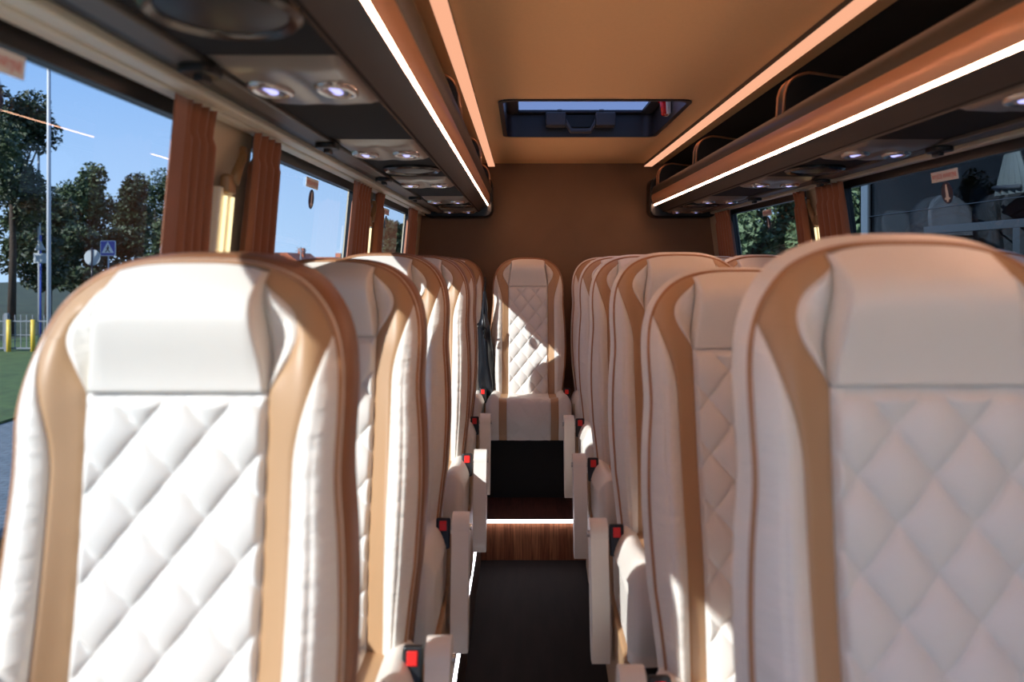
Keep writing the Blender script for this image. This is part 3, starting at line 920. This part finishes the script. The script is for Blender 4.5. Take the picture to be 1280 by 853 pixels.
# ------------------------------------------------------------------ window stickers
def text_mesh(body, size):
    cu = bpy.data.curves.new('t', 'FONT'); cu.body = body; cu.size = size; cu.align_x = 'CENTER'; cu.align_y = 'CENTER'
    cu.offset = 0
    ob = bpy.data.objects.new('t', cu); COL.objects.link(ob)
    bpy.context.view_layer.update()
    me = bpy.data.meshes.new_from_object(ob)
    vs = [tuple(v.co) for v in me.vertices]; fs = [tuple(p.vertices) for p in me.polygons]
    bpy.data.objects.remove(ob); bpy.data.meshes.remove(me)
    return vs, fs
TV, TF = text_mesh('WYJŚCIE AWARYJNE', .044)
def sticker(side, y, z, lb, w=.16, h=.031):
    X = XL if side < 0 else XR; s = 1 if side < 0 else -1
    slope = .09 if side < 0 else -.13
    def P(u, v, d):     # u along reading direction (left to right seen from inside), v up
        yy = y + (u if side < 0 else -u)
        zz = z + v
        return (X(zz)+s*d*1.0 - s*.022, yy, E+zz)
    r = empty('exit_sticker', (X(z)-s*.022, y, E+z))
    lx, ly, lz = r.location
    def L(mb): mb.v = [(a-lx, b-ly, c-lz) for a, b, c in mb.v]; return mb
    bk = MB().add([P(-w/2, -h/2, .001), P(w/2, -h/2, .001), P(w/2, h/2, .001), P(-w/2, h/2, .001),
                   P(-w/2, -h/2, .0022), P(w/2, -h/2, .0022), P(w/2, h/2, .0022), P(-w/2, h/2, .0022)],
                  [(0,3,2,1),(4,5,6,7),(0,1,5,4),(1,2,6,5),(2,3,7,6),(3,0,4,7)])
    build(L(bk), 'backing', M['sticker_white'], r)
    xs = [v[0] for v in TV]; k = (w*.90)/(max(xs)-min(xs))
    ys = [v[1] for v in TV]; ky = (h*.72)/(max(ys)-min(ys)); yc = (max(ys)+min(ys))/2
    build(L(MB().add([P(a*k, (b-yc)*ky, .0028) for a, b, c in TV], TF)), 'lettering', M['sticker_red'], r, fixn=False)
    tag(r, lb+' red and white exit sticker on the glass', 'sticker', 'red exit stickers')
    e = empty('hammer_sticker', (X(z-.085)-s*.022, y, E+z-.085))
    lx, ly, lz = e.location
    n = 28; cz = -h/2-.036
    ov = MB(); a_, b_ = .034, .032
    ov.loft([[P(a_*math.cos(2*PI*i/n)+.004, cz+b_*math.sin(2*PI*i/n), d) for i in range(n)] for d in (.001, .0022)])
    build(L(ov), 'backing', M['sticker_blue'], e)
    fg = MB()
    fig = [(-.004, .042), (.004, .042), (.007, .020), (.010, -.004), (.010, -.022), (.018, -.024), (.018, -.032), (.008, -.034), (.006, -.044), (-.006, -.044), (-.008, -.034), (-.018, -.032), (-.018, -.024), (-.010, -.022), (-.008, .0), (-.008, .022)]
    fg.add([P(a*.9+.004, cz+b*.6, .0028) for a, b in fig], [tuple(range(len(fig)))])
    build(L(fg), 'figure', M['sticker_white'], e)
    tag(e, lb+' dark oval sticker with a white figure, below the red one', 'sticker', 'oval window stickers')
sticker(-1, 1.10, .266, 'first left window')
sticker(-1, 2.80, .258, 'second left window')
sticker(-1, 4.33, .255, 'third left window')
sticker(1, 2.55, .258, 'large right window')
sticker(1, 4.40, .255, 'right tree window')

# ------------------------------------------------------------------ hanging jacket
jk = empty('hanging_jacket', (-.222, 5.02, E-.17))
def jring(z, w, d, xo, tw=0.0, n=28):
    r = []
    for k in range(n):
        a = 2*PI*k/n
        f = 1+.13*math.sin(5*a+z*11)+.07*math.sin(3*a-z*17)
        r.append((xo+w*math.cos(a)*f, d*.62*math.sin(a)*f, z))
    return r
jr = []
prof = [(0, .008, .012, .0), (-.05, .012, .018, 0), (-.10, .018, .03, .0), (-.16, .022, .045, -.002), (-.19, .030, .06, -.004), (-.24, .036, .075, 0), (-.32, .042, .085, .004),
        (-.42, .047, .09, .008), (-.52, .050, .092, .010), (-.58, .049, .088, .012), (-.605, .040, .075, .012)]
for i in range(len(prof)-1):
    for k in range(4):
        t = k/4; a, b = prof[i], prof[i+1]
        jr.append(jring(*[a[m]+(b[m]-a[m])*t for m in range(4)]))
jr.append(jring(*prof[-1]))
build(MB().loft(jr), 'body', M['jacket'], jk, smooth=True)
sb = MB().tube([(-.03, -.07, -.185), (-.052, -.078, -.20), (-.045, -.08, -.215), (-.01, -.085, -.195), (.012, -.078, -.215)], .006, 6)
sb.tube([(.0, -.075, -.13), (.008, -.078, -.20), (.004, -.08, -.27)], .006, 6)
build(sb, 'belt', M['strap'], jk, smooth=True)
build(MB().tube([(0, 0, 0), (.004, .02, .05), (.0, .05, .08)], .006, 6), 'hanging_loop', M['strap'], jk, smooth=True)
tag(jk, 'black leather jacket hanging between the left rear seats and the middle rear seat', 'jacket')

# ------------------------------------------------------------------ outside, left
GZ = -.85
struct(build(MB().box(-60, 60, -30, 120, GZ-.05, GZ), 'ground', M['field']))
struct(build(MB().box(-7.5, 8.0, -10, 30, GZ-.04, GZ+.001), 'pavement', M['paving']))
tag(build(MB().box(-15.2, -7.5, -10, 40, GZ, GZ+.04), 'grass_verge', M['grass']), 'green grass verge beyond the paving on the left', 'grass', kind='stuff')

def tree(x, y, zc, rx, rz, mat, lb, n=3500, seed=0, leaf=.22, trunk=True, cat='tree', grp='trees outside'):
    rnd = random.Random(seed)
    r = empty('tree' if cat == 'tree' else 'bush', (x, y, GZ))
    zc_l = zc-GZ
    blobs = []
    for _ in range(13 if cat == 'tree' else 9):
        a = rnd.uniform(0, 2*PI); q = rnd.uniform(.2, .72); zz = rnd.uniform(-.68, .7)
        q *= math.sqrt(max(.1, 1-zz*zz))
        blobs.append((q*rx*math.cos(a), q*rx*math.sin(a), zc_l+zz*rz, rnd.uniform(.34, .52)))
    mb = MB()
    for i in range(n):
        b = blobs[i % len(blobs)]
        while True:
            v = Vector((rnd.uniform(-1, 1), rnd.uniform(-1, 1), rnd.uniform(-1, 1)))
            if .05 < v.length < 1: break
        v = v.normalized()*(rnd.random()**.35)
        c = Vector((b[0]+v.x*b[3]*rx, b[1]+v.y*b[3]*rx, b[2]+v.z*b[3]*min(rz, rx*1.2)))
        d1 = Vector((rnd.gauss(0, 1), rnd.gauss(0, 1), rnd.gauss(0, .7))).normalized()
        d2 = d1.cross(Vector((rnd.gauss(0, 1), rnd.gauss(0, 1), rnd.gauss(0, 1)))).normalized()
        L_ = leaf*rnd.uniform(.6, 1.2); w = L_*.45
        mb.add([c-d1*L_/2, c+d2*w/2, c+d1*L_/2, c-d2*w/2], [(0, 1, 2, 3)])
    build(mb, 'crown', mat, r, weld=False, fixn=False)
    if trunk:
        tk = MB().tube([(0, 0, 0), (.05, .02, zc_l*.5), (-.03, 0, zc_l)], [rx*.09, rx*.07, rx*.03], 8)
        for k in range(5):
            a = 2*PI*k/5+seed; z0 = zc_l-rz*.55
            tk.tube([(0, 0, z0), (rx*.3*math.cos(a), rx*.3*math.sin(a), z0+rz*.35), (rx*.55*math.cos(a), rx*.55*math.sin(a), z0+rz*.75)], [rx*.045, rx*.03, rx*.012], 6)
        build(tk, 'trunk', M['bark'], r, smooth=True)
    tag(r, lb, cat, grp)
def tpx(px, D, top, rpx, mat, lb, seed, bottom=None, **k):
    X = (px-653)/F*D; zt = E+(328-top)/F*D; zb = GZ+.8 if bottom is None else E+(328-bottom)/F*D
    tree(X, D, (zt+zb)/2, rpx/F*D, (zt-zb)/2, mat, lb, seed=seed, **k)
tpx(14, 27, 100, 60, M['leaf_dark'], 'tall dark leafy tree at the far left beyond the first window', 1, bottom=300, n=9000, leaf=.20)
tpx(-40, 24, 110, 60, M['leaf_mid'], 'leafy tree cut off by the left picture edge', 11, bottom=320, n=4000, leaf=.2)
tpx(60, 36, 235, 50, M['leaf_dark'], 'dark low tree behind the two lamp posts', 2, bottom=345, n=5000, leaf=.28)
tpx(112, 42, 200, 42, M['leaf_mid'], 'rounded tree right of the lamp posts above the crossing sign', 3, bottom=345, n=7000, leaf=.26)
tpx(160, 47, 205, 34, M['leaf_dark'], 'dark tree in the middle right of the first left window', 4, bottom=345, n=5500, leaf=.26)
tpx(196, 53, 206, 34, M['leaf_mid'], 'tree at the right edge of the first left window, beside the curtain', 5, bottom=345, n=5500, leaf=.26)
tpx(488, 40, 272, 34, M['leaf_dark'], 'dark tree behind the third left window', 6, bottom=345, n=4500, leaf=.26)
for i, (px, D) in enumerate(((40, 29), (95, 33), (150, 38))):
    tpx(px, D, 285, 50, M['leaf_dark'], 'low dark hedge bush %s' % ['behind the grey fence at the left edge', 'behind the round sign', 'behind the pedestrian crossing sign'][i], 20+i, bottom=362, n=4200, leaf=.24, trunk=False, cat='bush', grp='hedge bushes')
# right trees
for i, (px, D, rp, tp) in enumerate(((935, 13.5, 52, 215), (985, 14.5, 50, 205), (1040, 13, 52, 215), (1085, 14, 45, 220), (890, 15, 45, 225))):
    tpx(px, D, tp, rp, M['leaf_light'], ['light green tree filling the left half of the right rear window', 'light green tree in the middle of the right rear window',
        'light green tree showing beside the right pillar', 'light green tree between the large right window curtain and the parked bus', 'light green tree behind the right rear curtain'][i], 30+i, bottom=375, n=9000, leaf=.13)

def thing_px(px, D): return ((px-653)/F*D, D, GZ)
x, y, z = thing_px(61, 14)
r = build(MB().tube([(0, 0, 0), (0, 0, 7.5)], [.035, .028], 12), 'lamp_post', M['pole'], None, smooth=True, loc=(x, y, z))
tag(r, 'thick pale grey lamp post rising out of view in the first left window', 'lamp post')
x, y, z = thing_px(50, 28); hh_ = E+(328-172)/F*28-GZ
r = empty('street_lamp', (x, y, z))
build(MB().tube([(0, 0, 0), (-.05, 0, hh_)], [.06, .035], 10), 'pole', M['pole'], r, smooth=True)
build(MB().ell((.05, 0, hh_+.02), (.2, .09, .05)), 'lamp_head', M['sign_back'], r, smooth=True)
tag(r, 'thinner street lamp with small head left of the thick post', 'street lamp')

def sign_base(px, py, D, nm, lb, grp=None):
    X, Y, Z = at(px, py, D)
    r = empty(nm, (X, Y, GZ)); tag(r, lb, 'sign', grp)
    return r, Z-GZ
r, hz = sign_base(135, 310.5, 29, 'crossing_sign', 'blue square pedestrian crossing sign with white triangle')
q = 9.6/F*29
r.rotation_euler = (0, 0, math.atan2(-r.location.x, r.location.y)*-1*0)
build(MB().tube([(0, .03, 0), (0, .03, hz+q)], .028, 8), 'post', M['pole'], r, smooth=True)
bd = build(MB().prism([(a, b+hz) for a, b in rrect(-q, q, -q, q, .05)], -.012, .012), 'board', M['sign_white'], r)
build(MB().prism([(a, b+hz) for a, b in rrect(-q+.02, q-.02, -q+.02, q-.02, .04)], -.016, -.012), 'blue_field', M['sign_blue'], bd)
build(MB().prism([(-q*.80, hz-q*.62), (q*.80, hz-q*.62), (0, hz+q*.88)], -.020, -.016), 'white_triangle', M['sign_white'], bd)
pg = MB()
pg.ell((.01, -.022, hz+q*.30), (q*.10, .006, q*.10), 10, 8)
pg.tube([(.01, -.023, hz+q*.2), (.0, -.023, hz-q*.12)], q*.085, 6)
pg.tube([(0, -.023, hz-q*.1), (q*.25, -.023, hz-q*.5)], q*.06, 6)
pg.tube([(0, -.023, hz-q*.1), (-q*.15, -.023, hz-q*.3), (-q*.28, -.023, hz-q*.52)], q*.06, 6)
pg.tube([(.01, -.023, hz+q*.15), (-q*.22, -.023, hz-q*.02)], q*.045, 6)
pg.tube([(.01, -.023, hz+q*.15), (q*.2, -.023, hz-q*.02)], q*.045, 6)
build(pg, 'walking_figure', M['sign_black'], bd, smooth=True)
r, hz = sign_base(115.5, 322, 26, 'round_sign', 'pale round sign seen from behind, left of the crossing sign')
build(MB().tube([(0, -.04, 0), (0, -.04, hz+.30)], .022, 8), 'post', M['hatch_dark'], r, smooth=True)
build(MB().tube([(0, -.012, hz), (0, .012, hz)], .245, 32), 'disc', M['sign_back'], r)
r, hz = sign_base(50, 323, 26, 'square_sign', 'grey blue rectangular sign back on a post with a small triangle above')
build(MB().tube([(0, .03, 0), (0, .03, hz+.7)], .028, 8), 'post', M['sign_blue'], r, smooth=True)
build(MB().box(-.2, .2, -.01, .01, hz-.15, hz+.15), 'board', M['sign_back'], r, bevel=.01)
build(MB().prism([(-.17, hz+.25), (.17, hz+.25), (0, hz+.56)], -.01, .01), 'triangle_board', M['sign_back'], r)
# fence
fx0, fx1, fy = -16.5, -9.0, 22.0
r = empty('metal_fence', (fx0, fy, GZ))
rails = MB().box(0, fx1-fx0, -.015, .015, .10, .14).box(0, fx1-fx0, -.015, .015, .80, .83).box(0, fx1-fx0, -.012, .012, .45, .47)
for i in range(50):
    xx = i*(fx1-fx0)/50; rails.box(xx, xx+.018, -.01, .01, .1, .98)
build(rails, 'fence_panel', M['fence'], r)
for i in range(6):
    xx = .4+i*1.4; build(MB().box(xx, xx+.09, -.045, .045, 0, 1.02), 'fence_post', M['fence'], r)
for i in range(12):
    xx = .25+i*.62; build(MB().tube([(xx, -.09, 0), (xx, -.09, .86)], .055, 10), 'yellow_post', M['yellow'], r, smooth=True)
tag(r, 'low grey metal fence with yellow posts at the left picture edge', 'fence')

# houses
def house(px, D, w, zt, lb):
    X = (px-653)/F*D; r = empty('house', (X, D, GZ)); hgt = E+(328-zt)/F*D-GZ
    b = build(MB().box(-w/2, w/2, -3, 3, 0, hgt-1.0), 'wall', M['house'], r)
    build(MB().prism([(-w/2-.3, hgt-1.05), (w/2+.3, hgt-1.05), (w/2-1.0, hgt), (-w/2+1.0, hgt)], -3.3, 3.3), 'roof', M['roof'], r)
    build(MB().box(w*.2, w*.2+.4, -.3, .3, hgt-.6, hgt+.35), 'chimney', M['roof'], r)
    for k in (-1, 1): build(MB().box(k*w/4-.5, k*w/4+.5, -3.05, -2.98, hgt*.35, hgt*.35+1.2), 'window', M['gasket'], r)
    tag(r, lb, 'house', 'distant houses')
house(362, 62, 3.4, 316.5, 'distant house with orange roof in the second left window')
house(405, 70, 5.0, 322, 'distant low house right of the orange roof')
x, y, z = thing_px(376, 55); hz = E+(328-309)/F*55-GZ
mb = MB().tube([(0, 0, 0), (0, 0, hz)], .05, 8).tube([(-.35, 0, hz-.25), (.35, 0, hz-.25)], .03, 6).tube([(-.25, 0, hz), (.25, 0, hz-.5)], .03, 6)
tag(build(mb, 'antenna_mast', M['fence'], None, smooth=True, loc=(x, y, z)), 'thin antenna mast beside the orange roof in the second left window', 'mast')

# ------------------------------------------------------------------ parked bus on the right
BX = 2.80
pb = empty('parked_bus', (BX, 3.0, GZ))
def LB(mb):
    mb.v = [(a-BX, b-3.0, c-GZ) for a, b, c in mb.v]; return mb
y0, y1, zr = -4.0, 7.08, E+1.05
wz0, wz1 = E-.25, E+.86
bod = MB().box(BX, BX+.06, y0, y1, GZ+.35, wz0).box(BX, BX+.06, y0, y1, wz1, zr).box(BX, BX+.06, y1-.14, y1, wz0, wz1).box(BX, BX+.06, 2.9, 3.1, wz0, wz1).box(BX, BX+.06, y0, y0+.15, wz0, wz1)
bod.box(BX, BX+2.3, y0, y1, zr, zr+.06).box(BX+.06, BX+2.3, y1-.06, y1, GZ+.35, zr).box(BX+.06, BX+2.3, y0, y0+.06, GZ+.35, zr).box(BX+2.24, BX+2.3, y0, y1, GZ+.35, zr)
bod.box(BX, BX+2.3, y0, y1, GZ+.30, GZ+.36)
build(LB(bod), 'body', M['busbody'], pb, bevel=.015)
inn = MB().box(BX+.07, BX+2.23, y0+.07, y1-.07, GZ+.9, GZ+.92).box(BX+2.22, BX+2.235, y0+.07, y1-.07, GZ+.9, zr-.01).box(BX+.07, BX+2.23, y1-.08, y1-.065, GZ+.9, zr-.01)
build(LB(inn), 'interior_lining', M['businner'], pb)
g = MB().add([(BX+.02, 3.1, wz0), (BX+.02, y1-.14, wz0), (BX+.02, y1-.14, wz1), (BX+.02, 3.1, wz1)], [(0, 1, 2, 3)])
g.add([(BX+.02, y0+.15, wz0), (BX+.02, 2.9, wz0), (BX+.02, 2.9, wz1), (BX+.02, y0+.15, wz1)], [(0, 1, 2, 3)])
build(LB(g), 'side_glass', M['busglass'], pb)
fr = MB().box(BX-.012, BX+.015, 3.2, 5.95, E+.195, E+.245).box(BX-.012, BX+.015, 4.80, 4.87, wz0, E+.195).box(BX-.006, BX+.01, 3.1, y1-.14, E+.365, E+.370)
fr.box(BX-.004, BX+.012, y1-.165, y1-.14, wz0, wz1)
build(LB(fr), 'window_frame', M['busframe'], pb, bevel=.004)
for yy in (-2.6, 5.6):
    w = build(LB(MB().tube([(BX+.02, yy, GZ+.42), (BX+.28, yy, GZ+.42)], .42, 28)), 'wheel', M['gasket'], pb)
    build(LB(MB().tube([(BX+.01, yy, GZ+.42), (BX+.03, yy, GZ+.42)], .22, 20)), 'hub', M['busframe'], w)
tag(pb, 'dark slate bus parked alongside, seen through the large right window', 'bus')
def grey_seat(x, y, top, lb, cover=False, yaw=0):
    r = empty('fabric_seat', (x, y, GZ+.92)); r.rotation_euler = (0, 0, math.radians(yaw))
    tz = E+top-(GZ+.92); zb = tz-.80
    def fn_(wfac, yo, z0f, z1f):
        def fn(u, v):
            z = zb+.8*(z0f+(z1f-z0f)*v)
            zz = (z-zb)/.8
            w = .225*wfac
            if zz > .75: w *= max(.02, 1-((zz-.75)/.252)**2.6)**.5
            xx = w*(2*u-1)
            return (xx, .14*zz+yo+.05*max(0, (abs(2*u-1)-.7)/.3)**2-.03*math.exp(-((abs(xx)-.17)/.04)**2), z)
        return fn
    a = MB().grid(24, 30, fn_(1, 0, 0, 1)); b = MB().grid(24, 30, fn_(1, .10, 0, 1))
    mb = MB().add(a.v, a.f).add(b.v, b.f)
    n = 25
    mb.f += [(j*n+c, (j+1)*n+c, (j+1)*n+c+len(a.v), j*n+c+len(a.v)) for j in range(30) for c in (0, 24)]
    mb.f += [(30*n+i, 30*n+i+1, 30*n+i+1+len(a.v), 30*n+i+len(a.v)) for i in range(24)]
    build(mb, 'backrest', M['greyseat'], r, smooth=True, weld=False)
    build(MB().grid(12, 30, fn_(.62, -.012, 0, .97)), 'centre_panel', M['greyseat2'], r, smooth=True)
    if cover:
        def fc(u, v):
            x_, y_, z_ = fn_(.80, -.028, .62, .995)(u, v); return (x_, y_, z_)
        cb = MB().grid(16, 12, fc)
        build(cb, 'headrest_cover', M['cover'], r, smooth=True)
    build(MB().box(-.225, .225, -.45, .02, zb-.12, zb+.04), 'cushion', M['greyseat'], r, bevel=.03, bseg=3)
    build(MB().box(-.15, .15, -.35, 0, 0, max(.05, zb-.12)), 'pedestal', M['seat_metal'], r)
    tag(r, lb, 'seat', 'grey seats in the parked bus')
grey_seat(3.14, 6.20, .50, 'grey seat with pale headrest cover inside the parked bus', True)
grey_seat(3.05, 6.88, .47, 'plain grey seat in the rear corner of the parked bus')
grey_seat(3.62, 6.25, .66, 'taller grey seat behind the covered one inside the parked bus')
grey_seat(3.62, 6.80, .62, 'grey seat between the corner seat and the tall one inside the parked bus')
grey_seat(3.14, 5.30, .46, 'grey seat below the white curtain inside the parked bus')
grey_seat(3.62, 5.30, .60, 'grey seat behind the white curtain inside the parked bus')
# white tied curtain
cx = 2.93
def fcu(u, v):
    # triangular: narrow at top
    w = .03+.36*(1-v)**.85
    yv = 5.12-w*.5+w*u
    return (cx+.012*math.sin(2*PI*5*u), yv, E+.41+.33*v)
mb = MB().grid(40, 14, fcu)
mb2 = MB().grid(40, 14, lambda u, v: (fcu(u, v)[0]+.004, fcu(u, v)[1], fcu(u, v)[2]))
mb.add(mb2.v, mb2.f)
cu = empty('tied_curtain', (cx, 5.16, E+.43))
def LC(m_): m_.v = [(a-cx, b-5.16, c-E-.43) for a, b, c in m_.v]; return m_
build(LC(mb), 'cloth', M['whitecurtain'], cu, smooth=True, weld=False)
build(LC(MB().tube([(cx-.01, 5.02, E+.445), (cx-.012, 5.3, E+.46)], .014, 8)), 'tie_band', M['cover'], cu, smooth=True)
tag(cu, 'white triangular tied curtain behind the glass of the parked bus', 'curtain')

# ------------------------------------------------------------------ light
w = bpy.data.worlds.new('sky'); S.world = w; w.use_nodes = True
nt = w.node_tree
for n in list(nt.nodes): nt.nodes.remove(n)
out = nt.nodes.new('ShaderNodeOutputWorld'); bg = nt.nodes.new('ShaderNodeBackground')
tc = nt.nodes.new('ShaderNodeTexCoord'); sp = nt.nodes.new('ShaderNodeSeparateXYZ'); rp = nt.nodes.new('ShaderNodeValToRGB')
nt.links.new(tc.outputs['Generated'], sp.inputs[0]); nt.links.new(sp.outputs[2], rp.inputs[0])
e = rp.color_ramp.elements
e[0].position = 0.0; e[0].color = (.44, .60, .80, 1)
e[1].position = 1.0; e[1].color = (.10, .20, .48, 1)
k = e.new(.25); k.color = (.19, .37, .70, 1)
nt.links.new(rp.outputs[0], bg.inputs[0]); nt.links.new(bg.outputs[0], out.inputs[0])
bg.inputs[1].default_value = 2.8
sd = bpy.data.lights.new('sun', 'SUN'); sd.energy = 13; sd.angle = math.radians(.6); sd.color = (1, .96, .90)
so = bpy.data.objects.new('sun', sd); COL.objects.link(so)
so.rotation_euler = Vector((1.0, .96, -.90)).to_track_quat('-Z', 'Y').to_euler()
so.location = (-10, -10, 12)

# ------------------------------------------------------------------ camera
cd = bpy.data.cameras.new('camera'); co = bpy.data.objects.new('camera', cd); COL.objects.link(co)
co.location = (0, 0, E); co.rotation_euler = (math.radians(90), 0, 0)
cd.sensor_width = 36; cd.lens = F/1280*36
cd.shift_x = -13/1280; cd.shift_y = -98.5/1280
cd.clip_start = .02; cd.clip_end = 500
cd.dof.use_dof = True; cd.dof.focus_distance = 4.4; cd.dof.aperture_fstop = 3.3
S.camera = co
S.view_settings.view_transform = 'Standard'; S.view_settings.look = 'None'
S.view_settings.gamma = 1; S.view_settings.exposure = 0.98; S.view_settings.use_curve_mapping = False
S.cycles.use_denoising = True
S.cycles.max_bounces = 10; S.cycles.diffuse_bounces = 6; S.cycles.transparent_max_bounces = 16
S.cycles.sample_clamp_indirect = 6
